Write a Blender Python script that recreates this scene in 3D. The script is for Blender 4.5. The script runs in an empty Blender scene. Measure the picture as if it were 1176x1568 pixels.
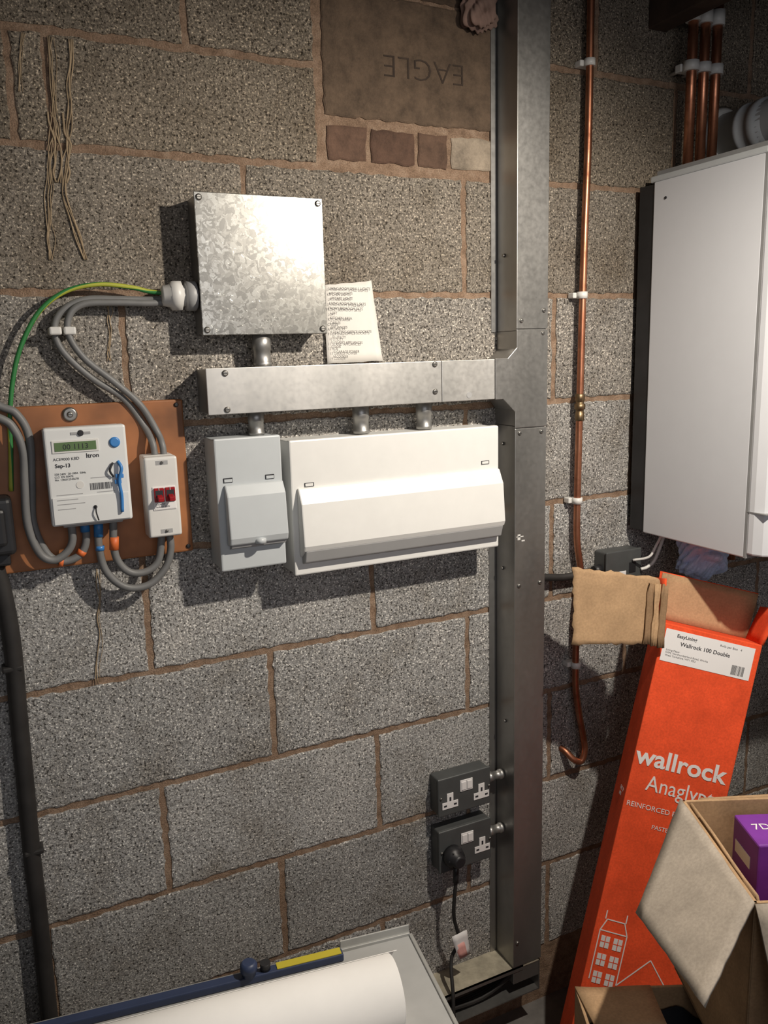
import bpy, math, random
from mathutils import Vector, Matrix
random.seed(7)
SC=bpy.context.scene
COL=SC.collection
# ------------------------------------------------------------------ materials
def ramp(nt,fac,stops):
    n=nt.nodes.new('ShaderNodeValToRGB'); cr=n.color_ramp
    cr.elements[0].position=stops[0][0]; cr.elements[0].color=(*stops[0][1],1)
    cr.elements[1].position=stops[-1][0]; cr.elements[1].color=(*stops[-1][1],1)
    for p,c in stops[1:-1]:
        e=cr.elements.new(p); e.color=(*c,1)
    nt.links.new(fac,n.inputs[0]); return n.outputs[0]
def noise(nt,co,scale,detail=4,rough=.6,dist=0):
    n=nt.nodes.new('ShaderNodeTexNoise'); n.inputs['Scale'].default_value=scale
    n.inputs['Detail'].default_value=detail; n.inputs['Roughness'].default_value=rough
    n.inputs['Distortion'].default_value=dist
    nt.links.new(co,n.inputs['Vector']); return n.outputs[0]
def voro(nt,co,scale,out='Distance',feature='F1'):
    n=nt.nodes.new('ShaderNodeTexVoronoi'); n.inputs['Scale'].default_value=scale; n.feature=feature
    nt.links.new(co,n.inputs['Vector']); return n.outputs[out]
def mixc(nt,a,b,fac=.5,mode='MIX'):
    n=nt.nodes.new('ShaderNodeMix'); n.data_type='RGBA'; n.blend_type=mode
    for k,v in ((0,fac),(6,a),(7,b)):
        if hasattr(v,'is_output'): nt.links.new(v,n.inputs[k])
        elif k==0: n.inputs[0].default_value=v
        else: n.inputs[k].default_value=(*v,1)
    return n.outputs[2]
def math_(nt,op,a,b=0):
    n=nt.nodes.new('ShaderNodeMath'); n.operation=op
    for i,v in enumerate((a,b)):
        if hasattr(v,'is_output'): nt.links.new(v,n.inputs[i])
        else: n.inputs[i].default_value=v
    return n.outputs[0]
def bump(nt,b,h,strength=.5,dist=.002):
    n=nt.nodes.new('ShaderNodeBump'); n.inputs['Strength'].default_value=strength; n.inputs['Distance'].default_value=dist
    nt.links.new(h,n.inputs['Height']); nt.links.new(n.outputs[0],b.inputs['Normal'])
def base(name):
    m=bpy.data.materials.new(name); m.use_nodes=True; nt=m.node_tree
    b=nt.nodes['Principled BSDF']; tc=nt.nodes.new('ShaderNodeTexCoord')
    return m,nt,b,tc.outputs['Object']
def simple(name,col,rough=.5,metal=0,var=.08,nscale=25,bs=.05,bscale=120,spec=.5):
    m,nt,b,co=base(name)
    n=noise(nt,co,nscale,3)
    lo=tuple(c*(1-var) for c in col); hi=tuple(min(1,c*(1+var)) for c in col)
    nt.links.new(ramp(nt,n,[(.3,lo),(.7,hi)]),b.inputs['Base Color'])
    b.inputs['Roughness'].default_value=rough; b.inputs['Metallic'].default_value=metal
    b.inputs['Specular IOR Level'].default_value=spec
    if bs: bump(nt,b,noise(nt,co,bscale,3),bs,.001)
    return m
def block_mat(name):
    m,nt,b,co=base(name)
    at=nt.nodes.new('ShaderNodeAttribute'); at.attribute_name='tint'
    n1=noise(nt,co,300,4,.7); n2=noise(nt,co,6,6,.66); n3=noise(nt,co,210,3,.6); n4=noise(nt,co,300,1,.5); n5=noise(nt,co,110,3,.6)
    c=ramp(nt,n1,[(.32,(.42,.42,.43)),(.45,(.80,.80,.80)),(.56,(1.08,1.07,1.05)),(.68,(1.8,1.77,1.7))])
    c=mixc(nt,c,ramp(nt,n2,[(.3,(.70,.66,.61)),(.5,(1,1,1)),(.72,(1.24,1.22,1.20))]),1,'MULTIPLY')
    c=mixc(nt,c,ramp(nt,n5,[(.36,(.74,.73,.72)),(.62,(1.2,1.2,1.2))]),1,'MULTIPLY')
    pit=ramp(nt,n3,[(.36,(.22,.21,.20)),(.45,(1,1,1))])
    c=mixc(nt,c,pit,1,'MULTIPLY')
    c=mixc(nt,c,ramp(nt,n4,[(.60,(1,1,1)),(.70,(1.75,1.75,1.72))]),1,'MULTIPLY')
    c=mixc(nt,at.outputs['Color'],c,1,'MULTIPLY')
    nt.links.new(c,b.inputs['Base Color']); b.inputs['Roughness'].default_value=.95
    b.inputs['Specular IOR Level'].default_value=.15
    bw=nt.nodes.new('ShaderNodeRGBToBW'); nt.links.new(pit,bw.inputs[0])
    h=math_(nt,'ADD',math_(nt,'MULTIPLY',math_(nt,'ADD',n1,n5),.8),math_(nt,'MULTIPLY',bw.outputs[0],.45))
    bump(nt,b,h,.85,.003)
    return m
def mortar_mat():
    m,nt,b,co=base('mortar_sandy')
    n1=noise(nt,co,40,5,.7); n2=noise(nt,co,400,2)
    c=ramp(nt,n1,[(.3,(.17,.112,.076)),(.5,(.27,.182,.125)),(.72,(.36,.262,.19))])
    c=mixc(nt,c,ramp(nt,n2,[(.35,(.75,.75,.75)),(.65,(1.15,1.15,1.15))]),1,'MULTIPLY')
    nt.links.new(c,b.inputs['Base Color']); b.inputs['Roughness'].default_value=.95
    b.inputs['Specular IOR Level'].default_value=.1
    bump(nt,b,math_(nt,'ADD',n1,math_(nt,'MULTIPLY',n2,.5)),.8,.004)
    return m
def brick_mat():
    m,nt,b,co=base('old_brick')
    at=nt.nodes.new('ShaderNodeAttribute'); at.attribute_name='tint'
    n1=noise(nt,co,22,6,.75); n2=noise(nt,co,300,2)
    c=ramp(nt,n1,[(.3,(.5,.5,.5)),(.5,(1,1,1)),(.72,(1.5,1.5,1.5))])
    c=mixc(nt,at.outputs['Color'],c,1,'MULTIPLY')
    nt.links.new(c,b.inputs['Base Color']); b.inputs['Roughness'].default_value=.9
    bump(nt,b,math_(nt,'ADD',n1,math_(nt,'MULTIPLY',n2,.6)),.7,.003)
    return m
def spangle_mat():
    m,nt,b,co=base('galvanised_spangle')
    nn=nt.nodes.new('ShaderNodeTexNoise'); nn.inputs['Scale'].default_value=60; nt.links.new(co,nn.inputs['Vector'])
    ad=nt.nodes.new('ShaderNodeMixRGB'); ad.blend_type='ADD'; ad.inputs[0].default_value=.035
    nt.links.new(co,ad.inputs[1]); nt.links.new(nn.outputs[1],ad.inputs[2])
    v=nt.nodes.new('ShaderNodeTexVoronoi'); v.inputs['Scale'].default_value=150; nt.links.new(ad.outputs[0],v.inputs['Vector'])
    bw=nt.nodes.new('ShaderNodeRGBToBW'); nt.links.new(v.outputs['Color'],bw.inputs[0])
    nt.links.new(ramp(nt,bw.outputs[0],[(.2,(.24,.235,.22)),(.5,(.40,.39,.36)),(.8,(.66,.65,.60))]),b.inputs['Base Color'])
    r=math_(nt,'ADD',math_(nt,'MULTIPLY',bw.outputs[0],-.12),.34)
    nt.links.new(r,b.inputs['Roughness']); b.inputs['Metallic'].default_value=.80
    bump(nt,b,bw.outputs[0],.35,.0014)
    return m
def galv_mat(name='galvanised_steel',tone=1.0,rough=.42):
    m,nt,b,co=base(name)
    mp=nt.nodes.new('ShaderNodeMapping'); mp.inputs['Scale'].default_value=(1,1,.35); nt.links.new(co,mp.inputs[0])
    n1=noise(nt,mp.outputs[0],9,5,.55); n2=noise(nt,co,90,3)
    nt.links.new(ramp(nt,n1,[(.3,tuple(x*tone for x in(.38,.375,.36))),(.52,tuple(x*tone for x in(.48,.47,.45))),(.75,tuple(x*tone for x in(.58,.57,.55)))]),b.inputs['Base Color'])
    nt.links.new(ramp(nt,n2,[(.3,(rough-.04,)*3),(.7,(rough+.05,)*3)]),b.inputs['Roughness'])
    b.inputs['Metallic'].default_value=.82
    bump(nt,b,n1,.06,.002)
    return m
def card_mat(name,col):
    m,nt,b,co=base(name)
    n1=noise(nt,co,18,4); n2=noise(nt,co,240,2)
    lo=tuple(x*.85 for x in col); hi=tuple(x*1.12 for x in col)
    c=mixc(nt,ramp(nt,n1,[(.3,lo),(.7,hi)]),ramp(nt,n2,[(.3,(.88,)*3),(.7,(1.08,)*3)]),1,'MULTIPLY')
    nt.links.new(c,b.inputs['Base Color']); b.inputs['Roughness'].default_value=.85
    b.inputs['Specular IOR Level'].default_value=.2
    bump(nt,b,n1,.15,.004)
    return m
def copper_mat():
    m,nt,b,co=base('copper_pipe_metal')
    n=noise(nt,co,22,5,.65)
    nt.links.new(ramp(nt,n,[(.3,(.26,.10,.055)),(.5,(.50,.21,.12)),(.72,(.68,.32,.19))]),b.inputs['Base Color'])
    nt.links.new(ramp(nt,n,[(.3,(.48,)*3),(.7,(.28,)*3)]),b.inputs['Roughness'])
    b.inputs['Metallic'].default_value=.92
    return m
M={}
M['block']=block_mat('concrete_block'); M['mortar']=mortar_mat(); M['brick']=brick_mat()
M['spangle']=spangle_mat(); M['galv']=galv_mat('trunking_steel_reflection_tone',1.2,.46); M['galvk']=galv_mat('trunking_steel_dull',.74,.38); M['galvd']=galv_mat('conduit_steel',.9)  # galv: same steel, lighter, with the horizontal lid's bright reflection put into its colour
M['copper']=copper_mat()
M['white']=simple('white_powdercoat',(.76,.755,.73),.38,0,.02)
M['cu2']=simple('grey_powdercoat',(.52,.55,.565),.38,0,.02)
M['shade']=simple('grey_plastic_and_flap_shade',(.36,.36,.36),.45,0,.03)  # grey plastic parts, and the shade under the hinged flaps painted as grey
M['plastic']=simple('white_plastic',(.70,.69,.66),.4,0,.03)
M['meterw']=simple('meter_casing',(.72,.73,.72),.42,0,.02)
M['paper']=simple('paper_white',(.74,.71,.66),.85,0,.04,bs=.1)
M['rollp']=simple('lining_paper',(.84,.825,.80),.9,0,.02,bs=.08,bscale=300)
M['ink']=simple('black_ink',(.02,.02,.025),.7,0,.1,bs=0)
M['black']=simple('black_plastic',(.018,.018,.02),.45,0,.2)
M['rubber']=simple('black_cable_sheath',(.022,.020,.019),.65,0,.3)
M['grey']=simple('grey_cable_sheath',(.17,.17,.168),.5,0,.12)
M['greyc']=simple('dark_grey_metalclad',(.085,.09,.09),.45,.2,.1)
M['green']=simple('earth_green',(.03,.20,.05),.5,0,.1)
M['yellow']=simple('earth_yellow',(.40,.42,.05),.5,0,.1)
M['ply']=simple('varnished_plywood',(.30,.115,.04),.5,0,.4,nscale=10,bs=.2,bscale=60)
M['blue']=simple('blue_plastic',(.03,.17,.42),.45,0,.1)
M['orange']=simple('orange_plastic',(.72,.16,.04),.5,0,.1)
M['lcd']=simple('green_lcd',(.10,.17,.06),.25,0,.05,bs=0)
M['red']=simple('red_switch',(.30,.008,.012),.3,0,.1,bs=0)
M['boiler']=simple('boiler_enamel',(.66,.67,.70),.4,0,.01,bs=.02)
M['boilerd']=simple('boiler_lip_grey',(.25,.25,.25),.5,0,.1)
M['flue']=simple('flue_grey',(.50,.52,.53),.45,0,.03)
M['wood']=simple('dark_joist_timber',(.055,.033,.022),.85,0,.4,nscale=12,bs=.5,bscale=40)
M['ceil']=simple('ceiling_boards',(.07,.045,.03),.9,0,.3,bs=.3)
M['floorm']=simple('floor_concrete',(.16,.15,.14),.9,0,.2,bs=.4)
M['obox']=card_mat('orange_printed_card',(.84,.095,.03)); 
M['card']=card_mat('brown_cardboard',(.44,.285,.16)); M['cardg']=card_mat('greyish_cardboard',(.40,.345,.285))
M['cardd']=card_mat('cardboard_edge',(.27,.17,.095))
M['label']=simple('label_white',(.80,.78,.77),.5,0,.01,bs=0)
M['purple']=simple('purple_pack',(.20,.035,.32),.4,0,.1,bs=0)
M['alu']=simple('aluminium_trim',(.46,.46,.44),.45,.5,.08)
M['table']=simple('grey_table_laminate',(.40,.40,.39),.5,0,.05)
M['navy']=simple('navy_rail',(.03,.045,.10),.45,0,.1)
M['yel']=simple('yellow_label',(.55,.46,.04),.5,0,.05)
M['pink']=simple('pinkish_foam',(.20,.13,.105),.95,0,.35,bs=.6,bscale=60)
M['rag']=simple('pale_blue_plastic_bag',(.42,.56,.80),.4,0,.1,nscale=20,bs=.4,bscale=30)
M['straw']=simple('straw_mortar_drip',(.36,.27,.17),.9,0,.2)
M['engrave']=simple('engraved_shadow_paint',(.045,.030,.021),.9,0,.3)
M['dust']=simple('dusty_steel',(.42,.38,.29),.8,.1,.25,nscale=40,bs=.3)
M['dark']=simple('dark_fabric',(.012,.014,.02),.85,0,.4,bs=.6,bscale=40)
M['screw']=simple('zinc_screw',(.30,.29,.27),.4,.9,.15,bs=0)
M['pinktag']=simple('pink_tag',(.75,.38,.34),.6,0,.05,bs=0)
M['teal']=simple('meter_blue_seal',(.05,.22,.55),.35,0,.05,bs=0)
M['brass']=simple('brass_fitting',(.26,.18,.10),.4,.9,.2,bs=0)
# ------------------------------------------------------------------ mesh helpers
def empty(name):
    o=bpy.data.objects.new(name,None); COL.objects.link(o); o.empty_display_size=.05; return o
def mesh(name,verts,faces,mat,par=None,smooth=False,bevel=0,seg=2,mats=None,midx=None):
    me=bpy.data.meshes.new(name); me.from_pydata([tuple(v) for v in verts],[],faces); 
    for mm in (mats or [mat]): me.materials.append(mm)
    if midx:
        for p,i in zip(me.polygons,midx): p.material_index=i
    if smooth:
        for p in me.polygons: p.use_smooth=True
    me.update()
    o=bpy.data.objects.new(name,me); COL.objects.link(o)
    if par: o.parent=par
    if bevel:
        b=o.modifiers.new('bevel','BEVEL'); b.width=bevel; b.segments=seg; b.limit_method='ANGLE'; b.angle_limit=math.radians(35)
    return o
BF=[(0,3,2,1),(4,5,6,7),(0,1,5,4),(1,2,6,5),(2,3,7,6),(3,0,4,7)]
def obox(name,o,a,b,c,mat,par=None,bevel=0,seg=2):
    o,a,b,c=map(Vector,(o,a,b,c))
    v=[o,o+a,o+a+b,o+b,o+c,o+a+c,o+a+b+c,o+b+c]
    f=BF
    if a.cross(b).dot(c)<0: f=[tuple(reversed(x)) for x in BF]
    return mesh(name,v,f,mat,par,bevel=bevel,seg=seg)
def box(name,x0,x1,d0,d1,z0,z1,mat,par=None,bevel=0,seg=2):
    """d = distance out from the back wall (y=-d)"""
    return obox(name,(x0,-d1,z0),(x1-x0,0,0),(0,d1-d0,0),(0,0,z1-z0),mat,par,bevel,seg)
def prism(name,poly,x0,x1,mat,par=None,bevel=0):
    """poly of (d,z) extruded along x"""
    n=len(poly); v=[(x0,-d,z) for d,z in poly]+[(x1,-d,z) for d,z in poly]
    f=[tuple(range(n)),tuple(range(2*n-1,n-1,-1))]+[(i,i+n,(i+1)%n+n,(i+1)%n) for i in range(n)]
    o=mesh(name,v,f,mat,par,bevel=bevel); fixn(o); return o
def xzprism(name,poly,d0,d1,mat,par=None,bevel=0):
    n=len(poly); v=[(x,-d0,z) for x,z in poly]+[(x,-d1,z) for x,z in poly]
    f=[tuple(range(n)),tuple(range(2*n-1,n-1,-1))]+[(i,i+n,(i+1)%n+n,(i+1)%n) for i in range(n)]
    o=mesh(name,v,f,mat,par,bevel=bevel); fixn(o); return o
def fixn(o):
    import bmesh
    bm=bmesh.new(); bm.from_mesh(o.data); bmesh.ops.recalc_face_normals(bm,faces=bm.faces); bm.to_mesh(o.data); bm.free()
def frame(d):
    d=Vector(d).normalized(); u=Vector((0,0,1)) if abs(d.z)<.9 else Vector((1,0,0))
    a=d.cross(u).normalized(); return a,a.cross(d).normalized()
def lathe(name,p0,p1,prof,mat,par=None,n=24,smooth=True,bevel=0):
    """prof: list of (t,r) along p0->p1"""
    p0,p1=Vector(p0),Vector(p1); a,b=frame(p1-p0); v=[];f=[]
    for t,r in prof:
        c=p0.lerp(p1,t)
        for i in range(n):
            w=2*math.pi*i/n; v.append(c+a*r*math.cos(w)+b*r*math.sin(w))
    m=len(prof)
    for j in range(m-1):
        for i in range(n): f.append((j*n+i,j*n+(i+1)%n,(j+1)*n+(i+1)%n,(j+1)*n+i))
    f.append(tuple(range(n-1,-1,-1))); f.append(tuple((m-1)*n+i for i in range(n)))
    o=mesh(name,v,f,mat,par,bevel=bevel); fixn(o)
    if smooth:
        for p in o.data.polygons: p.use_smooth=len(p.vertices)==4
    return o
def cyl(name,p0,p1,r,mat,par=None,n=24): return lathe(name,p0,p1,[(0,r),(1,r)],mat,par,n)
def cr(pts,k=8):
    P=[Vector(p) for p in pts]; P=[P[0]*2-P[1]]+P+[P[-1]*2-P[-2]]; o=[]
    for i in range(1,len(P)-2):
        for j in range(k):
            t=j/k; a,b,c,d=P[i-1:i+3]
            o.append(.5*((2*b)+(c-a)*t+(2*a-5*b+4*c-d)*t*t+(3*b-a-3*c+d)*t**3))
    o.append(P[-2]); return o
def tube(name,pts,r,mat,par=None,n=12,k=8,mats=None,twist=0):
    P=cr(pts,k) if k>1 else [Vector(p) for p in pts]; v=[];f=[]; mi=[]
    a=None
    for i,p in enumerate(P):
        d=(P[min(i+1,len(P)-1)]-P[max(i-1,0)]).normalized()
        if a is None: a,b=frame(d)
        else:
            a=(a-d*a.dot(d)).normalized(); b=a.cross(d).normalized()
        rr=r[i] if isinstance(r,list) else r
        for q in range(n):
            w=2*math.pi*q/n+twist*i; v.append(p+a*rr*math.cos(w)+b*rr*math.sin(w))
    for i in range(len(P)-1):
        for q in range(n):
            f.append((i*n+q,i*n+(q+1)%n,(i+1)*n+(q+1)%n,(i+1)*n+q)); mi.append(1 if (mats and q%n in(0,1,2,3)) else 0)
    f.append(tuple(range(n))); f.append(tuple((len(P)-1)*n+i for i in range(n))); mi+=[0,0]
    o=mesh(name,v,f,mat,par,smooth=True,mats=mats,midx=mi); fixn(o); return o
def W(pts,d): return [(x,-d,z) for x,z in pts]
def text(name,body,size,o,xd,yd,mat,par=None,space=1.0,ext=.0003,bold=0,sx=1):
    c=bpy.data.curves.new(name,'FONT'); c.body=body; c.size=size; c.extrude=ext; c.space_line=space; c.resolution_u=3; c.offset=bold
    t=bpy.data.objects.new(name,c); COL.objects.link(t); bpy.context.view_layer.update()
    me=bpy.data.meshes.new_from_object(t.evaluated_get(bpy.context.evaluated_depsgraph_get()))
    COL.objects.unlink(t); bpy.data.objects.remove(t)
    xd=Vector(xd).normalized(); yd=Vector(yd).normalized(); zd=xd.cross(yd)
    for v in me.vertices: v.co=Vector(o)+xd*v.co.x*sx+yd*v.co.y+zd*v.co.z
    me.materials.clear(); me.materials.append(mat)
    ob=bpy.data.objects.new(name,me); COL.objects.link(ob)
    if par: ob.parent=par
    return ob
XR=(1,0,0); ZU=(0,0,1)
def screw(x,z,d,par,r=.005,mat=None):
    lathe('screw',(x,-d,z),(x,-d-.003,z),[(0,r),(.5,r),(1,r*.6)],mat or M['screw'],par,12)
    box('screw_slot',x-r*.6,x+r*.6,d+.0025,d+.0033,z-.0006,z+.0006,M['black'],par)
def plate(name,p,th,mat,par,n=6,amp=.004,seed=0,rough=0):
    """bent card sheet from 4 corners"""
    rnd=random.Random(seed); p=[Vector(q) for q in p]
    nrm=(p[1]-p[0]).cross(p[3]-p[0]).normalized(); v=[];f=[]
    ph=[rnd.random()*6 for _ in range(4)]
    for j in range(n+1):
        for i in range(n+1):
            s,t=i/n,j/n
            q=(p[0]*(1-s)+p[1]*s)*(1-t)+(p[3]*(1-s)+p[2]*s)*t
            q=q+nrm*amp*(math.sin(3*s+ph[0])*math.cos(2.5*t+ph[1])+.4*math.sin(7*s+ph[2]+4*t))
            if rough and (i in(0,n) or j in(0,n)): q=q+(p[1]-p[0]).normalized()*rnd.uniform(-rough,rough)+(p[3]-p[0]).normalized()*rnd.uniform(-rough,rough)
            v.append(q)
    for j in range(n):
        for i in range(n): a=j*(n+1)+i; f.append((a,a+1,a+n+2,a+n+1))
    o=mesh(name,v,f,mat,par,smooth=True)
    s=o.modifiers.new('solid','SOLIDIFY'); s.thickness=th; s.offset=0
    return o
# ------------------------------------------------------------------ block walls
def wall(name,cells,extent,org,xd,yd_in,mats,rec=.0028):
    """cells: (x0,x1,z0,z1,matidx,tint). local plane (x,z) at org; yd_in points into the wall"""
    org,xd,yi=Vector(org),Vector(xd),Vector(yd_in); V=[];Fc=[];mi=[];tc=[]
    def P(x,z,d): return org+xd*x+Vector((0,0,z))+yi*d
    X0,X1,Z0,Z1=extent
    b=len(V); V+= [P(X0,Z0,rec),P(X1,Z0,rec),P(X1,Z1,rec),P(X0,Z1,rec),P(X0,Z0,.1),P(X1,Z0,.1),P(X1,Z1,.1),P(X0,Z1,.1)]
    for q in BF: Fc.append(tuple(b+i for i in q)); mi.append(1); tc.append((1,1,1))
    for x0,x1,z0,z1,m,t in cells:
        pts=[]; cx,cz=(x0+x1)/2,(z0+z1)/2
        nx=max(2,int((x1-x0)/.012)); nz=max(2,int((z1-z0)/.012))
        for i in range(nx): pts.append((x0+(x1-x0)*i/nx,z0))
        for i in range(nz): pts.append((x1,z0+(z1-z0)*i/nz))
        for i in range(nx): pts.append((x1-(x1-x0)*i/nx,z1))
        for i in range(nz): pts.append((x0,z1-(z1-z0)*i/nz))
        N=len(pts); b=len(V); rng=random.random()*.0008
        out=[];inn=[];
        for (x,z) in pts:
            jx=random.uniform(-.0022,.0022); jz=random.uniform(-.0022,.0022)
            out.append((x+jx,z+jz)); 
            ix=x+jx+(.003 if x<cx else -.003)*min(1,abs(x-cx)/((x1-x0)/2))**6; iz=z+jz+(.003 if z<cz else -.003)*min(1,abs(z-cz)/((z1-z0)/2))**6
            inn.append((ix,iz))
        V+=[P(x,z,rec+.002) for x,z in out]+[P(x,z,.0014-rng) for x,z in out]+[P(x,z,-rng) for x,z in inn]
        for i in range(N):
            j=(i+1)%N
            Fc.append((b+i,b+j,b+N+j,b+N+i)); Fc.append((b+N+i,b+N+j,b+2*N+j,b+2*N+i)); mi+=[m,m]; tc+=[t,t]
        Fc.append(tuple(b+2*N+i for i in range(N))); mi.append(m); tc.append(t)
    o=mesh(name,V,Fc,None,mats=mats,midx=mi); 
    ca=o.data.color_attributes.new('tint','FLOAT_COLOR','CORNER')
    for p,t in zip(o.data.polygons,tc):
        for li in p.loop_indices: ca.data[li].color=(*t,1)
    return o
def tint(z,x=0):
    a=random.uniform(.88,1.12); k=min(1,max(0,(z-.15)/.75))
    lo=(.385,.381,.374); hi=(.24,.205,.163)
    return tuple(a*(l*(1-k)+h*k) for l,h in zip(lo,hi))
FZ=-1.05; CZ=1.36
cells=[]; g=.0062
def row(zb,zt,par,xa,xb,off=0):
    xs=[xa]
    x=-8*.45+(.225 if par else 0)+off
    while x<xb+.5:
        if xa+.03<x<xb-.03: xs.append(x)
        x+=.45
    xs.append(xb)
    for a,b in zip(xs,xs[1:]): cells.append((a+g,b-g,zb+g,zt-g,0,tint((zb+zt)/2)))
XL,XRR=-1.5,1.9
for k in range(-3,5):
    zt=-.225*(k-1) ; zb=-.225*k
    row(max(zb,FZ-.01),zt,(k%2==0),XL,XRR)
for a,b in ((XL,-.75),(-.75,-.3),(-.3,.088),(.088,.143),(.143,.597)):
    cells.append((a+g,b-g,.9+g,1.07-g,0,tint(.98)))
for a,b in ((XL,-.53),(-.53,-.08),(-.08,.364),(.364,.597)):
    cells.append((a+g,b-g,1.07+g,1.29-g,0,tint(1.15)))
row(1.29,CZ,True,XL,.597)
row(.9,1.125,False,.985,XRR,.1); row(1.125,1.35,True,.985,XRR,.1)
for a,b,t in ((.612,.69,(.12,.068,.045)),(.70,.79,(.095,.052,.034)),(.80,.862,(.11,.064,.042)),(.872,.972,(.30,.245,.185))):
    cells.append((a,b,.914,.973,2,t))
cells.append((.608,.976,.990,1.20,2,(.115,.077,.050)))
cells.append((.608,.976,1.206,1.35,2,(.095,.062,.040)))
wb=wall('wall_back',cells,(XL,XRR,FZ,CZ),(0,0,0),(1,0,0),(0,1,0),[M['block'],M['mortar'],M['brick']])
def simplewall(name,org,xd,yi,L):
    cs=[]
    z=FZ;k=0
    while z<CZ-.02:
        zt=min(z+.225,CZ); x=-(.225 if k%2 else 0)
        while x<L:
            a,b=max(x,0),min(x+.45,L)
            if b-a>.03: cs.append((a+g,b-g,z+g,zt-g,0,tint(z)))
            x+=.45
        z+=.225;k+=1
    return wall(name,cs,(0,L,FZ,CZ),org,xd,yi,[M['block'],M['mortar'],M['brick']])
simplewall('wall_right',(XRR,0,0),(0,-1,0),(1,0,0),3.0)
simplewall('wall_left',(XL,-3.0,0),(0,1,0),(-1,0,0),3.0)
mesh('floor',[(XL,-3,FZ),(XRR,-3,FZ),(XRR,.1,FZ),(XL,.1,FZ),(XL,-3,FZ-.1),(XRR,-3,FZ-.1),(XRR,.1,FZ-.1),(XL,.1,FZ-.1)],[(0,1,2,3),(4,7,6,5),(0,4,5,1),(1,5,6,2),(2,6,7,3),(3,7,4,0)],M['floorm'])
box('ceiling',XL,XRR,-.1,3.0,CZ,CZ+.04,M['ceil'])
for i,x in enumerate((-1.0,-.42,.18,.79,1.362)):
    e=empty('ceiling_joist'+('' if i==0 else '.%03d'%i)); box('timber',x,x+.05,0,2.95,1.228,CZ,M['wood'],e,.003)
e=empty('engraved_brick_lettering')
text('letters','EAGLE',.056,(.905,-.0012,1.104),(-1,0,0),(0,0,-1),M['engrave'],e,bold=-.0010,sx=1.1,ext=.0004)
e=empty('mortar_drip_strands')
def drip(pts,n,spread,r=.001):
    for i in range(n):
        ox=random.uniform(-spread,spread); P=[]
        for a,b in zip(pts,pts[1:]):
            for q in range(4):
                t=q/4; P.append((a[0]+(b[0]-a[0])*t+ox+random.uniform(-.0035,.0035),-.001-random.random()*.002,a[1]+(b[1]-a[1])*t))
        tube('strand',P,r*random.uniform(.5,1.2),M['straw'],e,6,4)
drip([(.155,1.06),(.147,.923),(.128,.824),(.120,.693)],5,.006)
drip([(.182,1.06),(.166,.926),(.150,.826),(.181,.694)],5,.005)
drip([(.150,.95),(.156,.89),(.146,.83)],4,.012,.0016)
drip([(.109,1.061),(.090,.947)],4,.012,.0008)
drip([(.205,.66),(.20,.60),(.195,.55)],3,.006,.0008)
drip([(.148,.208),(.140,.09),(.125,-.03)],3,.003,.0009)
# ------------------------------------------------------------------ galvanised adaptable box
e=empty('galvanised_junction_box')
box('body',.348,.569,0,.058,.604,.829,M['galvk'],e,.002)
box('lid',.345,.572,.058,.062,.601,.833,M['spangle'],e,.0012)
for x,z in ((.353,.824),(.563,.824),(.353,.610),(.563,.610)): screw(x,z,.062,e,.0055,M['screw'])
e=empty('white_cable_gland')
lathe('gland_body',(.286,-.032,.668),(.346,-.032,.668),[(0,.012),(.05,.017),(.25,.020),(.3,.025),(.55,.025),(.56,.018),(.70,.018)],M['plastic'],e,10)
lathe('lock_ring',(.326,-.032,.668),(.345,-.032,.668),[(0,.019),(.1,.025),(.9,.025),(1,.022)],M['shade'],e,20)
# ------------------------------------------------------------------ trunking
e=empty('steel_trunking')
def U(name,x0,x1,z0,z1,mat): return box(name,x0,x1,0,.0735,z0,z1,mat,e,.0012)
U('horizontal_channel',.344,.9195,.469,.544,M['galvk']); box('horizontal_lid',.342,.800,.0735,.0765,.467,.546,M['galv'],e,.001); box('horizontal_lid_right',.801,.922,.0735,.0763,.467,.546,M['galv'],e,.001)
U('upper_channel',.976,1.048,.6005,1.36,M['galvk']); box('upper_lid',.974,1.05,.0735,.0765,.604,1.36,M['galvk'],e,.001)
U('lower_channel',.973,1.047,-.90,.4095,M['galvk']); box('lower_lid',.971,1.049,.0735,.0765,-.853,.404,M['galvk'],e,.001)
xzprism('tee_body',[(.92,.469),(.95,.469),(.973,.442),(.973,.41),(1.047,.41),(1.047,.60),(.976,.60),(.976,.565),(.955,.544),(.92,.544)],.002,.0735,M['galvk'],e)
xzprism('tee_lid',[(.9235,.466),(.942,.466),(.971,.438),(.971,.406),(1.050,.406),(1.050,.602),(.974,.602),(.974,.567),(.953,.547),(.9235,.547)],.0735,.0772,M['galvk'],e,.0008)
box('upper_left_flange',.962,.975,.0,.003,.60,1.36,M['galvk'],e); box('lower_left_flange',.955,.972,.0,.003,-.87,.40,M['galvk'],e)
for x,z in ((.375,.537),(.375,.475),(.785,.540),(.785,.488)): screw(x,z,.0765,e,.0055)
lathe('knockout_disc',(.862,-.0763,.478),(.862,-.077,.478),[(0,.006),(1,.006)],M['shade'],e,16)
for x,z in ((.985,.62),(1.04,.64),(.982,.07),(1.036,.07),(.982,.395),(1.036,.395),(1.038,.595),(.982,-.79)): screw(x,z,.0765,e,.0045)
for x,z,d in ((.971,.37,.03),(.971,.10,.03),(.971,-.25,.04),(.974,.75,.03)):
    lathe('side_screw',(x+.002,-d,z),(x-.003,-d,z),[(0,.004),(1,.003)],M['screw'],e,10)
for a in ((.975,.993,.176,.178),(.978,.985,.170,.182),(.988,.996,.166,.169)): box('scuff_mark',a[0],a[1],.0765,.0767,a[2],a[3],M['plastic'],e)
box('floor_run_top',.74,1.047,0,.075,-.860,-.857,M['dust'],e)
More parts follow.
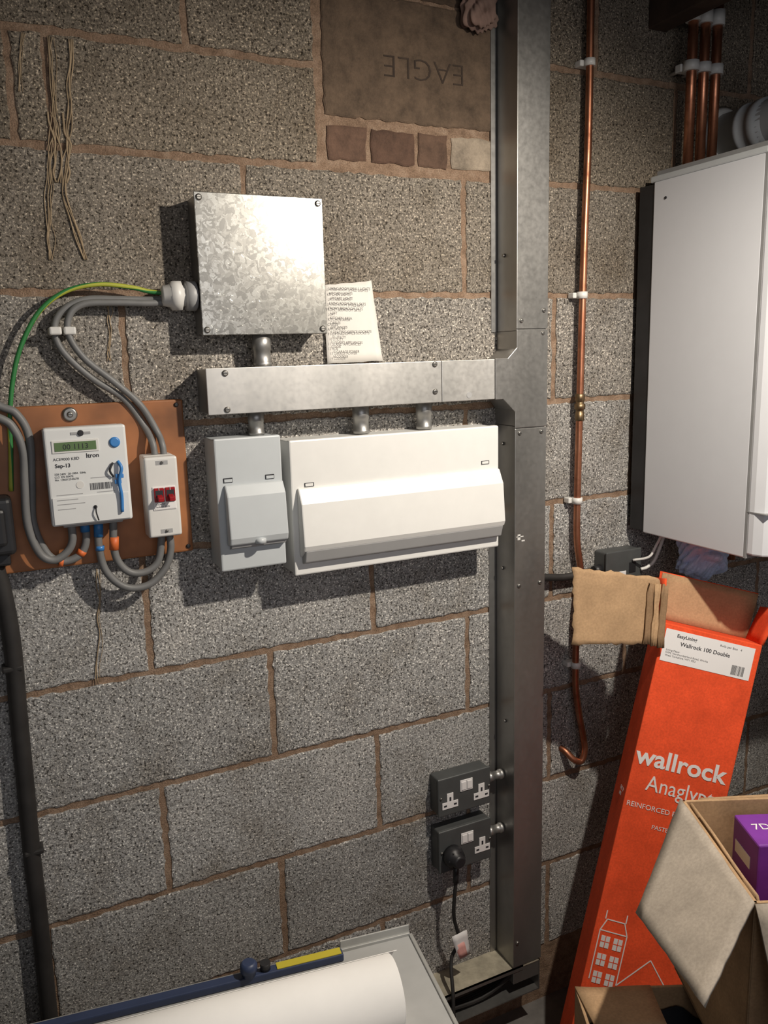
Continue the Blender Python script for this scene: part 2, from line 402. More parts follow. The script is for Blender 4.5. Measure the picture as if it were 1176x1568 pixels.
box('floor_run_back',.74,1.047,.001,.004,-.935,-.860,M['galvk'],e)
box('floor_run_bottom',.74,1.047,0,.075,-.938,-.935,M['galvk'],e)
box('floor_run_end',1.044,1.047,0,.075,-.935,-.857,M['galvk'],e)
box('floor_run_lip',.74,1.0,.072,.075,-.868,-.857,M['galvk'],e)
for i in range(4): tube('inner_cable',[(.76,-.03-.008*i,-.925+.006*i),(.90,-.035-.006*i,-.92),(1.0,-.03-.01*i,-.90+.01*i),(1.02,-.04,-.87)],.005,M['rubber'],e,8,5)
for i,(x,z0,z1,r) in enumerate(((.455,.546,.602,.0165),(.437,.425,.468,.0145),(.644,.414,.468,.016),(.781,.414,.468,.016))):
    e=empty('steel_conduit_stub'+('' if i==0 else '.%03d'%i))
    lathe('stub',(x,-.037,z0),(x,-.037,z1),[(0,r),(.12,r),(.14,r*.93),(.5,r*.93),(.52,r),(1,r)],M['galvd'],e,28)
# ------------------------------------------------------------------ consumer units
e=empty('single_switch_enclosure')
box('back_box',.349,.465,0,.062,.192,.424,M['cu2'],e,.002)
box('cover',.347,.468,.062,.078,.190,.426,M['cu2'],e,.003)
prism('hinged_flap',[(.078,.345),(.083,.345),(.096,.325),(.102,.252),(.098,.240),(.078,.236)],.360,.467,M['cu2'],e,.003)
prism('flap_underside',[(.078,.238),(.095,.242),(.092,.234),(.078,.229)],.364,.464,M['shade'],e)  # flap's shadow painted as a grey underside
lathe('flap_grip',(.415,-.0965,.250),(.415,-.0975,.2385),[(0,.002),(.3,.010),(1,.010)],M['cu2'],e,20)
for x in (.368,.444):
    box('latch_frame',x-.008,x+.008,.078,.0795,.349,.357,M['ink'],e); box('latch',x-.007,x+.007,.0785,.0802,.350,.355,M['cu2'],e)
e=empty('consumer_unit')
box('back_box',.485,.927,0,.062,.165,.412,M['white'],e,.002)
box('cover',.483,.930,.062,.078,.163,.414,M['white'],e,.003)
prism('hinged_flap',[(.078,.327),(.083,.327),(.098,.299),(.105,.222),(.101,.213),(.078,.197)],.494,.929,M['white'],e,.003)
prism('flap_shaded_underside',[(.078,.213),(.1015,.213),(.094,.190),(.078,.184)],.498,.926,M['shade'],e,.002)  # shade beneath the flap put into this grey wedge's colour
for x,z in ((.518,.332),(.897,.342)):
    box('latch_frame',x-.009,x+.009,.078,.0795,z-.004,z+.003,M['ink'],e); box('latch',x-.008,x+.007,.0785,.0802,z-.003,z+.002,M['white'],e)
# ------------------------------------------------------------------ paper list
e=empty('handwritten_circuit_list')
plate('sheet',[(.590,-.012,.547),(.706,-.010,.549),(.690,-.004,.700),(.590,-.003,.690)],.0006,M['paper'],e,8,.0015,3,.0008)
rr=random.Random(5)
L=["LIVING ROOM SMALL LIGHTS","KITCHEN LIGHTS","UPSTAIRS LIGHTS","LIVING ROOM SMALL SKTS","FRONT BEDROOM SKTS","LOFT","KITCHEN AREA","CABLES","APPLIANCES","9 HEATING/OFFICE SOCKETS","10 UTILITY","11 ISLAND APPLIANCES","12 HOB","13 GARAGE POWER","14 COOKER"]
for i,s in enumerate(L):
    z=.682-i*.0089; dd=.0062+.0075*i/15
    text('handwriting_%d'%i,s,.0072,(.596+rr.uniform(0,.004),-dd-.0035,z),(1,-.004,rr.uniform(-.04,.01)),(rr.uniform(.02,.25),.055,1),M['ink'],e,ext=.0001,bold=0,sx=.86+rr.uniform(-.05,.05))
# ------------------------------------------------------------------ meter board
e=empty('meter_backboard'); box('board',.000,.312,0.001,.020,.222,.494,M['ply'],e,.003)
lathe('fixing_washer',(.125,-.020,.478),(.125,-.024,.478),[(0,.012),(.6,.012),(1,.009)],M['screw'],e,20); screw(.125,.478,.024,e,.005)
for x,z in ((.300,.485),(.303,.232),(.29,.32)): screw(x,z,.020,e,.004,M['black'])
e=empty('electricity_meter')
box('casing',.079,.201,.0205,.068,.308,.459,M['meterw'],e,.005,3)
box('front_shell',.077,.203,.055,.080,.303,.461,M['meterw'],e,.004,3)
box('terminal_cover_step',.081,.199,.080,.0815,.306,.350,M['meterw'],e,.0006)
box('display_bezel',.088,.159,.080,.0815,.421,.441,M['plastic'],e,.0005); box('display',.092,.155,.0815,.0822,.424,.438,M['lcd'],e)
text('display_digits','00 1113',.012,(.104,-.0824,.4265),XR,ZU,M['ink'],e,ext=.0001)
lathe('reading_button',(.184,-.080,.433),(.184,-.083,.433),[(0,.0085),(.7,.0085),(1,.006)],M['teal'],e,24)
box('top_key_strip',.118,.148,.080,.081,.449,.453,M['shade'],e); lathe('optical_port',(.133,-.080,.451),(.133,-.083,.451),[(0,.005),(1,.004)],M['ink'],e,16)
lathe('round_mark',(.125,-.080,.368),(.125,-.0808,.368),[(0,.006),(1,.006)],M['plastic'],e,20)
text('t1','ACE9000 KBD',.0065,(.088,-.0803,.409),XR,ZU,M['ink'],e,ext=.0001)
text('t2','Sep-13',.0085,(.090,-.0803,.398),XR,ZU,M['ink'],e,ext=.0001,bold=.0002)
text('t3','Itron',.010,(.138,-.0803,.411),XR,ZU,M['ink'],e,ext=.0001,bold=.0002)
text('t4','220-240V  20-100A  50Hz\nCl.2  EN 50470\nNo. 13K012345678',.0045,(.088,-.0803,.386),XR,ZU,M['ink'],e,ext=.0001)
for i in range(26):
    x=.140+i*.0013; box('barcode',x,x+random.choice((.0004,.0008)),.080,.0803,.358,.369,M['ink'],e)
for zz,x0,x1 in ((.353,.088,.128),(.345,.088,.12),(.338,.088,.13),(.330,.088,.115),(.353,.150,.178),(.377,.142,.170)): box('print_line',x0,x1,.0815 if zz<.35 else .080,.0818 if zz<.35 else .0803,zz,zz+.0012,M['shade'],e)
tube('seal_tie',[(.186,-.083,.402),(.190,-.088,.39),(.185,-.087,.37),(.187,-.086,.345),(.186,-.085,.318)],.0028,M['teal'],e,8,5)
box('seal_tag',.180,.193,.083,.086,.374,.381,M['teal'],e,.001); box('seal_tag_low',.178,.189,.0835,.086,.365,.372,M['teal'],e,.001)
tube('black_seal_wire',[(.178,-.083,.400),(.172,-.086,.388),(.177,-.084,.377)],.0018,M['ink'],e,8,5)
lathe('cover_screw',(.145,-.0815,.33),(.145,-.083,.33),[(0,.003),(1,.003)],M['ink'],e,12)
tube('wire_seal',[(.146,-.084,.332),(.145,-.087,.322),(.148,-.085,.308)],.0012,M['ink'],e,6,4)
box('terminal_block',.095,.190,.022,.058,.296,.309,M['shade'],e,.002)
e=empty('isolator_switch')
box('base',.230,.281,.0205,.060,.262,.404,M['plastic'],e,.003)
box('cover',.228,.283,.050,.078,.266,.403,M['plastic'],e,.004,3)
box('switch_recess',.238,.276,.078,.0795,.313,.353,M['label'],e,.0005)
for x in (.240,.2585):
    box('red_module',x,x+.0165,.079,.083,.327,.351,M['red'],e,.001)
    box('rocker_slot',x+.002,x+.0145,.083,.0835,.336,.347,M['ink'],e)
    obox('toggle',(x+.004,-.083,.333),(.0085,0,0),(0,-.012,-.004),(0,.0,.007),M['red'],e,.001)
    text('mark','I',.008,(x+.007,-.0838,.347),XR,ZU,M['label'],e)
box('rating_label',.240,.275,.0795,.0802,.3145,.3255,M['label'],e)
text('rating','125A DP\nIsolator 230V',.0042,(.242,-.0804,.3215),XR,ZU,M['ink'],e,ext=.0001)
for x,z in ((.257,.393),(.257,.276)): box('screw_well',x-.010,x+.010,.078,.0784,z-.0035,z+.0035,M['shade'],e); screw(x,z,.0778,e,.0028)
e=empty('earth_cable')
tube('sheath',[(.300,-.032,.672)]+W([(.270,.675),(.238,.682),(.186,.686),(.135,.674),(.093,.642),(.062,.590),(.045,.539),(.034,.478),(.030,.425),(.024,.36)],.026),.0038,M['green'],e,12,8,mats=[M['green'],M['yellow']],twist=.10)
e=empty('grey_meter_cables')
tube('tail_1',[(.300,-.036,.664)]+W([(.27,.662),(.215,.663),(.165,.662),(.131,.646),(.115,.620),(.122,.583),(.163,.537),(.212,.500),(.241,.455)],.022)+[(.251,-.040,.425),(.253,-.045,.402)],.0056,M['grey'],e)
tube('tail_2',[(.300,-.028,.660)]+W([(.27,.656),(.205,.657),(.160,.654),(.138,.636),(.135,.604),(.156,.567),(.199,.528),(.238,.488),(.262,.442)],.030)+[(.267,-.042,.42),(.268,-.045,.402)],.0056,M['grey'],e)
for x in (.116,.138): obox('clip',(x-.011,-.030-.008,.613-.007),(.019,0,-.0),(0,.038,0),(0,0,.013),M['plastic'],e,.003)
tube('meter_feed_1',W([(-.10,.545),(-.03,.525),(.022,.497),(.044,.484),(.059,.445),(.055,.371),(.051,.306),(.066,.254),(.089,.236),(.116,.242),(.129,.263),(.132,.300)],.036),.0065,M['grey'],e)
tube('meter_feed_2',W([(-.10,.515),(-.03,.500),(.020,.479),(.037,.462),(.047,.425),(.044,.371),(.042,.307),(.055,.258),(.075,.243),(.096,.253),(.107,.271),(.108,.300)],.050),.0065,M['grey'],e)
cyl('phase_sleeve',(.130,-.036,.300),(.130,-.036,.282),.0078,M['blue'],e,16)
for p0,p1 in (((.083,-.044,.2375),(.090,-.044,.236)),((.118,-.036,.243),(.123,-.036,.25))): cyl('tape_band',p0,p1,.0075,M['orange'],e,14)
tube('meter_out_1',W([(.152,.300),(.149,.255),(.157,.210),(.186,.178),(.225,.176),(.256,.202),(.268,.234),(.268,.262)],.040),.0065,M['grey'],e)
tube('meter_out_2',W([(.175,.300),(.172,.252),(.179,.222),(.199,.203),(.227,.204),(.245,.222),(.253,.262)],.048),.0065,M['grey'],e)
cyl('blue_sleeve',(.152,-.040,.30),(.150,-.040,.272),.0078,M['blue'],e,16); cyl('orange_sleeve',(.174,-.048,.27),(.172,-.048,.248),.0078,M['orange'],e,16)
cyl('blue_band',(.150,-.040,.248),(.1505,-.040,.256),.0075,M['teal'],e,14)
e=empty('black_cutout_box'); box('fuse_carrier',-.07,.022,0,.065,.262,.355,M['black'],e,.008,3); box('fuse_base',-.06,.012,0,.04,.24,.262,M['black'],e,.004); box('carrier_lid',-.06,.010,.065,.08,.28,.34,M['black'],e,.006)
e=empty('armoured_supply_cable'); tube('sheath',W([(-.012,.238),(-.004,.17),(-.001,.086),(-.004,-.03),(-.006,-.151),(-.009,-.30),(-.009,-.404),(-.012,-.63),(-.014,-.85),(-.014,FZ+.002)],.016),.0145,M['rubber'],e,16)
for z in (.06,-.28): box('cable_cleat',-.021,.011,0,.030,z-.005,z+.005,M['rubber'],e,.003)
# ------------------------------------------------------------------ sockets
def socket(nm,x0,x1,z0,z1,left=True):
    e=empty(nm)
    box('back_box',x0+.002,x1-.002,0,.036,z0+.002,z1-.002,M['greyc'],e,.004,3)
    box('faceplate',x0,x1,.036,.042,z0,z1,M['greyc'],e,.004,3)
    w=x1-x0; h=z1-z0; d=.042
    def ins(cx,cz):
        box('insert_low',cx-.020,cx+.020,d,d+.0015,cz-.017,cz-.001,M['label'],e,.0005)
        box('insert_top',cx-.008,cx+.008,d,d+.0015,cz-.001,cz+.019,M['label'],e,.0005)
        box('earth_slot',cx-.0022,cx+.0022,d+.0015,d+.002,cz+.001,cz+.010,M['ink'],e)
        for s in (-1,1): box('pin_slot',cx+s*.0125-.0036,cx+s*.0125+.0036,d+.0015,d+.002,cz-.011,cz-.007,M['ink'],e)
    def sw(cx,cz):
        box('switch_pair',cx-.016,cx+.016,d,d+.002,cz-.014,cz+.013,M['label'],e,.001)
        box('switch_gap',cx-.0005,cx+.0005,d+.002,d+.0022,cz-.012,cz+.011,M['shade'],e)
        for s in (-1,1): box('rocker',cx+s*.0075-.0058,cx+s*.0075+.0058,d+.002,d+.0038,cz-.010,cz+.009,M['label'],e,.0015)
    if left: ins(x0+w*.22,z0+h*.38)
    ins(x0+w*.82,z0+h*.40); sw(x0+w*.53,z0+h*.70)
    screw(x0+w*.05,z0+h*.5,d,e,.003); screw(x1-w*.03,z0+h*.5,d,e,.003)
    return e
socket('double_socket',.797,.931,-.438,-.348)
socket('double_socket.001',.797,.933,-.575,-.473,False)
for i,(z) in enumerate((-.383,-.517)):
    e=empty('socket_conduit'+('' if i==0 else '.001'))
    lathe('stub',(.932,-.028,z),(.973,-.028,z),[(0,.0115),(.3,.0115),(.32,.0095),(.75,.0095),(.77,.0115),(1,.0115)],M['galvd'],e,20)
e=empty('black_plug_and_cord')
lathe('plug_body',(.828,-.0432,-.533),(.828,-.082,-.533),[(0,.023),(.25,.0245),(.6,.021),(.65,.016),(.9,.015),(1,.011)],M['black'],e,20)
for i in range(6):
    w=i*math.pi/3; box('plug_rib',.828+.019*math.cos(w)-.002,.828+.019*math.cos(w)+.002,.05,.068,-.533+.019*math.sin(w)-.002,-.533+.019*math.sin(w)+.002,M['black'],e,.001)
tube('cord',[(.828,-.062,-.552),(.827,-.062,-.588),(.825,-.055,-.677),(.841,-.050,-.750),(.820,-.050,-.791),(.803,-.085,-.845),(.797,-.10,-.90),(.80,-.12,-.98),(.78,-.14,FZ+.006)],.0042,M['rubber'],e)
tube('strain_relief',[(.828,-.062,-.553),(.827,-.062,-.59)],.0065,M['black'],e,10,3)
plate('tag',[(.818,-.059,-.727),(.856,-.057,-.722),(.864,-.062,-.785),(.832,-.060,-.790)],.0008,M['label'],e,4,.002,4)
plate('tag_print',[(.823,-.0605,-.752),(.848,-.0595,-.748),(.856,-.0635,-.783),(.835,-.0615,-.786)],.0004,M['pinktag'],e,3,.0015,4)
e=empty('fused_connection_unit')
box('back_box',1.247,1.348,0,.040,.020,.099,M['greyc'],e,.004,3); box('faceplate',1.245,1.350,.040,.046,.018,.101,M['greyc'],e,.004,3)
box('switch_surround',1.277,1.303,.046,.048,.024,.052,M['label'],e,.001); box('fuse_holder',1.312,1.332,.046,.0475,.045,.070,M['black'],e,.001)
lathe('conduit_entry',(1.228,-.022,.056),(1.247,-.022,.056),[(0,.011),(1,.013)],M['black'],e,14)
e=empty('black_flex_cable'); tube('flex',[(1.047,-.03,.064),(1.085,-.024,.061),(1.149,-.020,.052),(1.22,-.022,.056)],.0085,M['rubber'],e,12,6)
e=empty('white_boiler_flex'); tube('flex',[(1.345,-.050,.05),(1.362,-.055,.055),(1.38,-.06,.075),(1.40,-.07,.142)],.004,M['plastic'],e,8,6); tube('flex_2',[(1.32,-.050,.075),(1.345,-.075,.085),(1.36,-.08,.11),(1.37,-.09,.142)],.003,M['plastic'],e,8,6)
# ------------------------------------------------------------------ copper pipes
e=empty('copper_gas_pipe')
pp=[(1.186,-.025,1.36),(1.187,-.025,1.255),(1.187,-.025,1.0),(1.182,-.025,.80),(1.179,-.025,.60),(1.177,-.025,.44),(1.175,-.025,.25),(1.176,-.025,.14),(1.187,-.025,.07),(1.187,-.025,.02),(1.180,-.025,-.06),(1.179,-.025,-.20),(1.190,-.025,-.28),(1.204,-.027,-.35),(1.206,-.030,-.385),(1.196,-.030,-.408),(1.178,-.026,-.402),(1.165,-.012,-.385),(1.158,.004,-.378)]
tube('pipe',pp,.0078,M['copper'],e,16,8)
lathe('compression_joint',(1.177,-.025,.405),(1.177,-.025,.465),[(0,.0085),(.05,.0105),(.3,.0105),(.32,.009),(.42,.009),(.43,.012),(.62,.012),(.64,.009),(.72,.009),(.74,.0105),(.97,.0105),(1,.0085)],M['brass'],e,8)
for i,(x,z) in enumerate(((1.187,1.135),(1.1785,.674),(1.175,.227),(1.179,-.163))):
    lathe('clip_saddle',(x,-.025,z-.007),(x,-.025,z+.007),[(0,.0115),(1,.0115)],M['plastic'],e,18); box('clip_foot',x-.019,x+.0125,0,.019,z-.006,z+.006,M['plastic'],e,.002)
e=empty('boiler_copper_pipes')
for i,x in enumerate((1.430,1.465,1.500)):
    cyl('pipe_%d'%i,(x,-.06,.93),(x+.002,-.06,1.36),.0105,M['copper'],e,20)
    cyl('collar_%d'%i,(x,-.06,1.135),(x,-.06,1.155),.0165,M['plastic'],e,20)
    cyl('top_collar_%d'%i,(x,-.06,1.232),(x,-.06,1.262),.0155,M['plastic'],e,20)
box('clip_bar',1.413,1.518,.03,.047,1.137,1.153,M['plastic'],e,.002)
for x in (1.430,1.465,1.500): cyl('clip_stud',(x,0,1.145),(x,-.05,1.145),.004,M['plastic'],e,8)
# ------------------------------------------------------------------ boiler
e=empty('wall_boiler')
box('mounting_bracket',1.36,1.73,0,.025,.17,.88,M['black'],e)
box('rear_frame',1.336,1.75,.018,.064,.145,.902,M['black'],e,.002)
box('side_casing',1.333,1.753,.064,.347,.142,.905,M['boiler'],e,.003,3)
prof=[(1.333,.351),(1.3335,.366),(1.340,.384),(1.356,.396),(1.40,.403),(1.543,.408),(1.686,.403),(1.730,.396),(1.746,.384),(1.753,.366),(1.753,.351)]
v=[(x,-d,.150) for x,d in prof]+[(x,-d,.905) for x,d in prof]; k=len(prof)
f=[tuple(range(k)),tuple(range(2*k-1,k-1,-1))]+[(i,i+k,(i+1)%k+k,(i+1)%k) for i in range(k)]
o=mesh('door_panel',v,f,M['boiler'],e,bevel=.004); fixn(o)
box('control_flap_seam',1.3328,1.75,.346,.352,.142,.905,M['boilerd'],e)
obox('door_split',(1.3322,-.395,.236),(.42,0,0),(0,.045,0),(0,0,.002),M['boilerd'],e)
box('top_cover',1.335,1.75,.05,.35,.905,.918,M['flue'],e,.003); box('top_gasket',1.345,1.74,.06,.34,.918,.928,M['boilerd'],e)
lathe('casing_screw',(1.334,-.10,.868),(1.3315,-.10,.868),[(0,.003),(1,.003)],M['ink'],e,10)
for i,(x,d) in enumerate(((1.42,.12),(1.49,.14),(1.56,.12),(1.63,.12))):
    cyl('bottom_tail_%d'%i,(x,-d,.145),(x,-d,.06),.009,M['copper'] if i!=1 else M['plastic'],e,14)
e=empty('boiler_flue')
lathe('turret',(1.60,-.20,.928),(1.60,-.20,.975),[(0,.075),(.5,.075),(.55,.06),(1,.06)],M['flue'],e,32)
tube('elbow',[(1.60,-.20,.96),(1.60,-.20,.99),(1.60,-.185,1.02),(1.60,-.155,1.03),(1.60,-.12,1.03)],.05,M['flue'],e,28,6)
lathe('horizontal_run',(1.60,-.14,1.03),(1.60,.0,1.03),[(0,.05),(.1,.05),(.11,.056),(.25,.056),(.26,.05),(.42,.05),(.43,.055),(.5,.055),(.51,.05),(1,.05)],M['flue'],e,32)
lathe('rubber_rose',(1.60,-.012,1.03),(1.60,0,1.03),[(0,.056),(1,.068)],M['plastic'],e,32)
import bmesh
e=empty('plastic_bag_bundle')
bm=bmesh.new(); bmesh.ops.create_icosphere(bm,subdivisions=5,radius=1)
for v in bm.verts:
    p=v.co.copy(); k=1+.18*math.sin(5*p.x+2)*math.cos(6*p.z)+.14*abs(math.sin(8*p.y+7*p.z+3*p.x))+.08*abs(math.sin(15*p.x-6*p.z))
    v.co=Vector((1.455+.055*p.x*k,-.13+.040*p.y*k,.090+.050*p.z*k))
me=bpy.data.meshes.new('bag'); bm.to_mesh(me); bm.free(); me.materials.append(M['rag'])
o=bpy.data.objects.new('bag',me); COL.objects.link(o); o.parent=e
e=empty('expanding_foam_lump')
bm=bmesh.new(); bmesh.ops.create_icosphere(bm,subdivisions=5,radius=1)
for v in bm.verts:
    p=v.co.copy(); k=1+.22*math.sin(4*p.x+1)*math.cos(5*p.z)+.12*math.sin(11*p.y+7*p.z)+.06*math.sin(23*p.x+17*p.z)
    v.co=Vector((.925+.036*p.x*k,-.020+.024*p.y*k,1.205+.040*p.z*k))
me=bpy.data.meshes.new('foam'); bm.to_mesh(me); bm.free(); me.materials.append(M['pink'])
for p in me.polygons: p.use_smooth=True
o=bpy.data.objects.new('foam',me); COL.objects.link(o); o.parent=e
# ------------------------------------------------------------------ pasting table + paper roll
U_=Vector((-.9897,.1428,0)); V_=Vector((-.1428,-.9897,0)); Z_=Vector((0,0,1))
TZ=-.357; o0=Vector((.525,-.430,TZ))
e=empty('pasting_table')
obox('top',o0-Z_*.022,U_*1.0,V_*.50,Z_*.022,M['table'],e,.002)
obox('back_trim',o0-Z_*.035-V_*.004,U_*1.0,V_*.006,Z_*.040,M['alu'],e,.001)
obox('end_trim',o0-Z_*.035-U_*.004,U_*.006,V_*.50,Z_*.038,M['alu'],e,.001)
obox('corner_plate',o0+Z_*.001-V_*.005,U_*.115,V_*.003,Z_*.016,M['alu'],e,.001)
for a,b in ((.05,.05),(.92,.05),(.05,.42),(.92,.42)):
    obox('leg',o0+U_*a+V_*b+Z_*(FZ-TZ),U_*.03,V_*.03,Z_*(TZ-FZ-.022),M['alu'],e,.002)
e=empty('blue_straightedge')
obox('rail',o0+U_*.115+V_*.006+Z_*.0005,U_*.85,V_*.016,Z_*.012,M['navy'],e,.002)
obox('yellow_sticker',o0+U_*.118+V_*.0055+Z_*.0127,U_*.10,V_*.014,Z_*.001,M['yel'],e)
lathe('knob',o0+U_*.26+V_*.015+Z_*.012,o0+U_*.26+V_*.015+Z_*.034,[(0,.010),(.3,.010),(.35,.013),(.8,.013),(1,.009)],M['navy'],e,14)
lathe('knob_end',o0+U_*.235+V_*.012+Z_*.0128,o0+U_*.235+V_*.012+Z_*.024,[(0,.008),(1,.008)],M['black'],e,12)
e=empty('lining_paper_roll')
c0=Vector((.428,-.572,TZ+.0475)); c1=c0+U_*.62
lathe('wound_roll',c0,c1,[(0,.0465),(1,.0465)],M['rollp'],e,72)
lathe('end_layers',c0-U_*.0015,c0,[(0,.045),(1,.046)],M['rollp'],e,60)
lathe('core_hole',c0-U_*.003,c0-U_*.001,[(0,.019),(1,.0195)],M['cardd'],e,40)
v=[]
for i in range(41):
    w=math.radians(-70+i*3.2); 
    r=.0475+max(0,(10-i))*.0004
    v+=[c0+(-V_*math.cos(w)+Z_*math.sin(w))*r-U_*(.004+.00022*i), c1+(-V_*math.cos(w)+Z_*math.sin(w))*r]
f=[(2*i,2*i+1,2*i+3,2*i+2) for i in range(40)]
o=mesh('outer_sheet',v,f,M['rollp'],e,smooth=True); s=o.modifiers.new('s','SOLIDIFY'); s.thickness=.0006
# ------------------------------------------------------------------ orange carton leaning in the corner
E=Vector((.809,-.555,-.225)).normalized(); Ld=Vector((-.277,-.064,-.959)).normalized(); Ld=(Ld-E*Ld.dot(E)).normalized()
Nn=E.cross(Ld).normalized()
P0=Vector((1.227,-.25,-.003)); BW,BT,BL=.200,.105,1.02
e=empty('orange_wallpaper_carton')
obox('carton_body',P0,E*BW,Ld*BL,Nn*BT,M['obox'],e,.002)
def fp(s,t,o=.0006): return P0+E*s+Ld*t-Nn*o
UP=-Ld
obox('shipping_label',fp(.006,.078,.0004),E*.182,UP*.068,-Nn*.0005,M['label'],e)
text('lab1','EasyLining',.010,fp(.030,.024,.001),E,UP,M['ink'],e,ext=.0001,bold=.0002)
text('lab2','Wallrock 100 Double',.0115,fp(.040,.040,.001),E,UP,M['ink'],e,ext=.0001,bold=.0002)
text('lab3','Lining Paper\nWPS, Northumberland Road, Works\nWest Yorkshire, WF1 4SU',.0058,fp(.014,.055,.001),E,UP,M['ink'],e,ext=.0001)
text('lab4','Rolls per Box   4',.0065,fp(.118,.022,.001),E,UP,M['ink'],e,ext=.0001)
for i in range(16):
    s=.150+i*.0016; obox('bars',fp(s,.073,.001),E*random.choice((.0005,.001)),UP*.020,-Nn*.0002,M['ink'],e)
text('brand_word','wallrock',.0515,fp(.004,.297,.001),E,UP,M['label'],e,ext=.0002,bold=.0011,sx=1.03)
text('range_word','Anaglypta',.046,fp(.036,.348,.001),E,UP,M['label'],e,ext=.0002,sx=.86)
text('line3','REINFORCED PASTE',.015,fp(.006,.388,.001),E,UP,M['label'],e,ext=.0001)
text('line4','PASTE THE WALL',.0125,fp(.066,.424,.001),E,UP,M['label'],e,ext=.0001)
text('side1','GLTD\n608',.012,P0+Ld*.37+Nn*.050-E*.001,-Nn,UP,M['label'],e,ext=.0001)
def bar(s0,t0,s1,t1,w=.0022):
    a=fp(s0,t0,.0004); b=fp(s1,t1,.0004); d=(b-a); n=d.normalized().cross(Nn).normalized()
    obox('house_line',a-n*w/2,d,n*w,-Nn*.0004,M['label'],e)
for q in ((.012,.76,.012,.655),(.012,.655,.068,.655),(.068,.655,.068,.76),(.012,.655,.022,.63),(.058,.63,.068,.655),(.022,.63,.058,.63),(.018,.63,.018,.612),(.060,.63,.060,.612),(.068,.76,.125,.690),(.125,.690,.185,.76)): bar(*q)
for s,t in ((.018,.662),(.044,.662),(.018,.700),(.044,.700),(.018,.738),(.044,.738)):
    obox('window',fp(s,t+.028,.0004),E*.018,UP*.025,-Nn*.0004,M['label'],e)
    obox('window_bar',fp(s+.0082,t+.028,.0009),E*.0016,UP*.025,-Nn*.0002,M['obox'],e); obox('window_bar_h',fp(s,t+.016,.0009),E*.018,UP*.0016,-Nn*.0002,M['obox'],e)
B0=P0+Nn*BT
plate('back_flap',[B0,B0+E*BW,B0+E*(BW+.012)+UP*.100+Nn*.02,B0+E*.002+UP*.100+Nn*.02],.004,M['card'],e,6,.002,2)
plate('back_flap_outer',[B0+Nn*.004-E*.002,B0+E*BW+Nn*.004,B0+E*(BW+.013)+UP*.102+Nn*.024,B0-E*.003+UP*.102+Nn*.024],.002,M['obox'],e,6,.002,2)
plate('left_flap',[P0,B0,B0-E*.020+UP*.085,P0-E*.018+UP*.090],.004,M['obox'],e,4,.001,6)
plate('torn_flap',[P0-E*.005+Ld*.046-Nn*.012,P0-E*.178+Ld*.086-Nn*.03,P0-E*.212-Ld*.070-Nn*.02,P0-E*.035-Ld*.090-Nn*.01],.004,M['card'],e,16,.004,8,.003)
for i in range(3):
    plate('torn_corrugation_%d'%i,[P0+E*(.004-.014*i)+Ld*(.050)-Nn*.018,P0+E*(-.009-.014*i)+Ld*.052-Nn*.022,P0+E*(-.026-.014*i)-Ld*(.078-.003*i)-Nn*.016,P0+E*(-.014-.014*i)-Ld*.076-Nn*.012],.004,M['cardd'] if i!=1 else M['card'],e,6,.002,9+i,.0015)
plate('right_flap',[P0+E*BW,B0+E*BW,B0+E*(BW+.015)+UP*.075,P0+E*(BW+.02)+UP*.08],.004,M['obox'],e,4,.001,6)
# ------------------------------------------------------------------ cartons
def carton(nm,A,u,v,L,Wd,H,mat,matin):
    """A: top back-left corner, u right dir, v toward room"""
    e=empty(nm); A=Vector(A);u=Vector(u).normalized();v=Vector(v).normalized();t=.005
    obox('side_back',A,u*L,v*t,-Z_*H,mat,e,.001); obox('side_front',A+v*(Wd-t),u*L,v*t,-Z_*H,mat,e,.001)
    obox('side_left',A,u*t,v*Wd,-Z_*H,mat,e,.001); obox('side_right',A+u*(L-t),u*t,v*Wd,-Z_*H,mat,e,.001)
    obox('base',A-Z_*(H-t),u*L,v*Wd,-Z_*t,mat,e)
    return e,A,u,v
u1=Vector((.908,-.42,0)); v1=Vector((-.42,-.908,0))
e,A,u,v=carton('open_cardboard_box',(.775,-.535,-.475),u1,v1,.44,.40,-FZ-.475-.001,M['card'],M['cardg'])
plate('back_flap',[A,A+u*.125,A+u*.118+v*.10+Z_*.012,A+u*.012+v*.10+Z_*.008],.004,M['card'],e,6,.002,11)
bm=bmesh.new(); bmesh.ops.create_grid(bm,x_segments=40,y_segments=40,size=1)
for w in bm.verts:
    x,y=w.co.x,w.co.y; h=.02*math.sin(5*x+2*y)+.012*math.sin(11*y-3*x)+.008*math.sin(19*x+13*y)
    w.co=A+u*(.22+.212*x)+v*(.20+.19*y)-Z_*.05+Z_*h
me=bpy.data.meshes.new('dark_cloth'); bm.to_mesh(me); bm.free(); me.materials.append(M['dark'])
for p in me.polygons: p.use_smooth=True
o=bpy.data.objects.new('dark_cloth',me); COL.objects.link(o); o.parent=e
A2=Vector((.948,-.581,-.160)); u2=Vector((.908,-.418,0)).normalized(); v2=Vector((-.418,-.908,0)).normalized()
e,A,u,v=carton('open_cardboard_box.001',A2,u2,v2,.36,.255,.31,M['card'],M['cardg'])
B=A+v*.255
plate('left_flap',[A,B,Vector((.715,-.852,-.235)),Vector((.773,-.668,-.2435))],.0045,M['cardg'],e,10,.003,21,.001)
plate('front_flap',[B+v*.002,B+u*.36,B+u*.34+v*.10-Z_*.15,B+u*.01+v*.10-Z_*.16],.0045,M['cardg'],e,8,.003,22)
plate('back_flap_folded',[A+u*.03-v*.004,A+u*.35-v*.004,A+u*.34-v*.03-Z_*.14,A+u*.04-v*.03-Z_*.14],.0045,M['card'],e,6,.002,23)
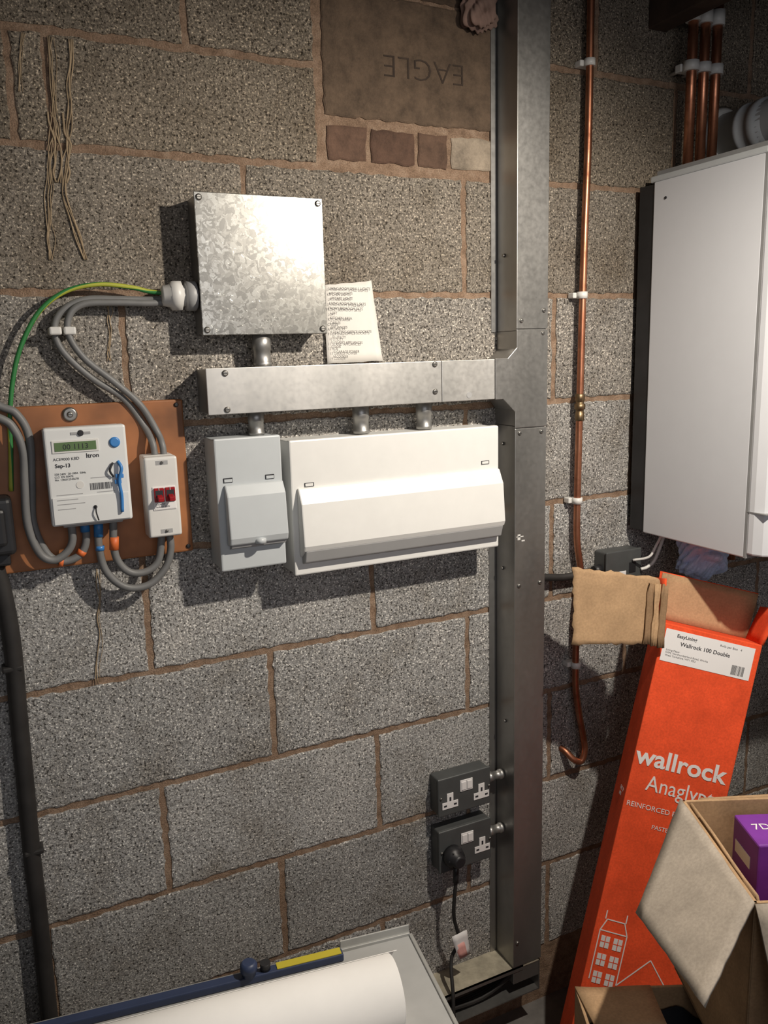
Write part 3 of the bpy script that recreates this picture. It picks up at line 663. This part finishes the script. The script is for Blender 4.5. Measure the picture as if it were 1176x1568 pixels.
plate('inner_left_flap',[A+u*.010+v*.01,A+u*.012+v*.24,A+u*.045+v*.235-Z_*.12,A+u*.04+v*.015-Z_*.12],.004,M['card'],e,6,.002,25)
e=empty('purple_product_pack'); q=A+u*.072+v*.030-Z_*.010
obox('pack',q-Z_*.294,u*.17,v*.085,Z_*.294,M['purple'],e,.003)
text('pack_print','7D',.022,q+Z_*.0006+u*.012+v*.045,u,-v,M['label'],e)
obox('pack_flap',q-Z_*.055+v*.012-u*.001,u*.001,v*.05,Z_*.02,M['label'],e)
e=empty('tall_brown_carton'); 
obox('carton_body',(1.50,-.82,FZ+.001),(.30,-.03,0),(.03,.30,0),(0,0,.98),M['card'],e,.003); obox('tape_strip',(1.497,-.823,-.3),(.05,-.0045,0),(0,.003,0),(0,0,.23),M['cardd'],e)
# ------------------------------------------------------------------ light
def look(o,t):
    o.rotation_euler=(Vector(t)-o.location).to_track_quat('-Z','Y').to_euler()
l=bpy.data.lights.new('garage_lamp','SPOT'); l.energy=80; l.spot_size=math.radians(146); l.spot_blend=1; l.shadow_soft_size=.018; l.color=(1,.91,.79)
o=bpy.data.objects.new('garage_lamp',l); COL.objects.link(o); o.location=(1.0,-.95,1.07); look(o,(.62,0,-.42))
l=bpy.data.lights.new('room_bounce','AREA'); l.energy=12; l.size=1.6; l.color=(.95,.95,1)
o=bpy.data.objects.new('room_bounce',l); COL.objects.link(o); o.location=(.2,-2.6,1.0); look(o,(.7,0,0))
w=bpy.data.worlds.new('w'); SC.world=w; w.use_nodes=True; w.node_tree.nodes['Background'].inputs[0].default_value=(.6,.6,.65,1); w.node_tree.nodes['Background'].inputs[1].default_value=.17
# ------------------------------------------------------------------ camera
Fv=Vector((.4238,.8859,-.1889)); Rv=Vector((.8995,-.4361,-.0268)); Dv=Vector((-.1061,-.1586,-.9817))
cam=bpy.data.cameras.new('camera'); cam.sensor_fit='VERTICAL'; cam.sensor_height=36; cam.lens=36*1263/1568; cam.clip_start=.02
co=bpy.data.objects.new('camera',cam); COL.objects.link(co)
m=Matrix((Rv,-Dv,-Fv)).transposed().to_4x4(); m.translation=Vector((-.0027,-1.48,.5632)); co.matrix_world=m
SC.camera=co
SC.view_settings.view_transform='Standard'
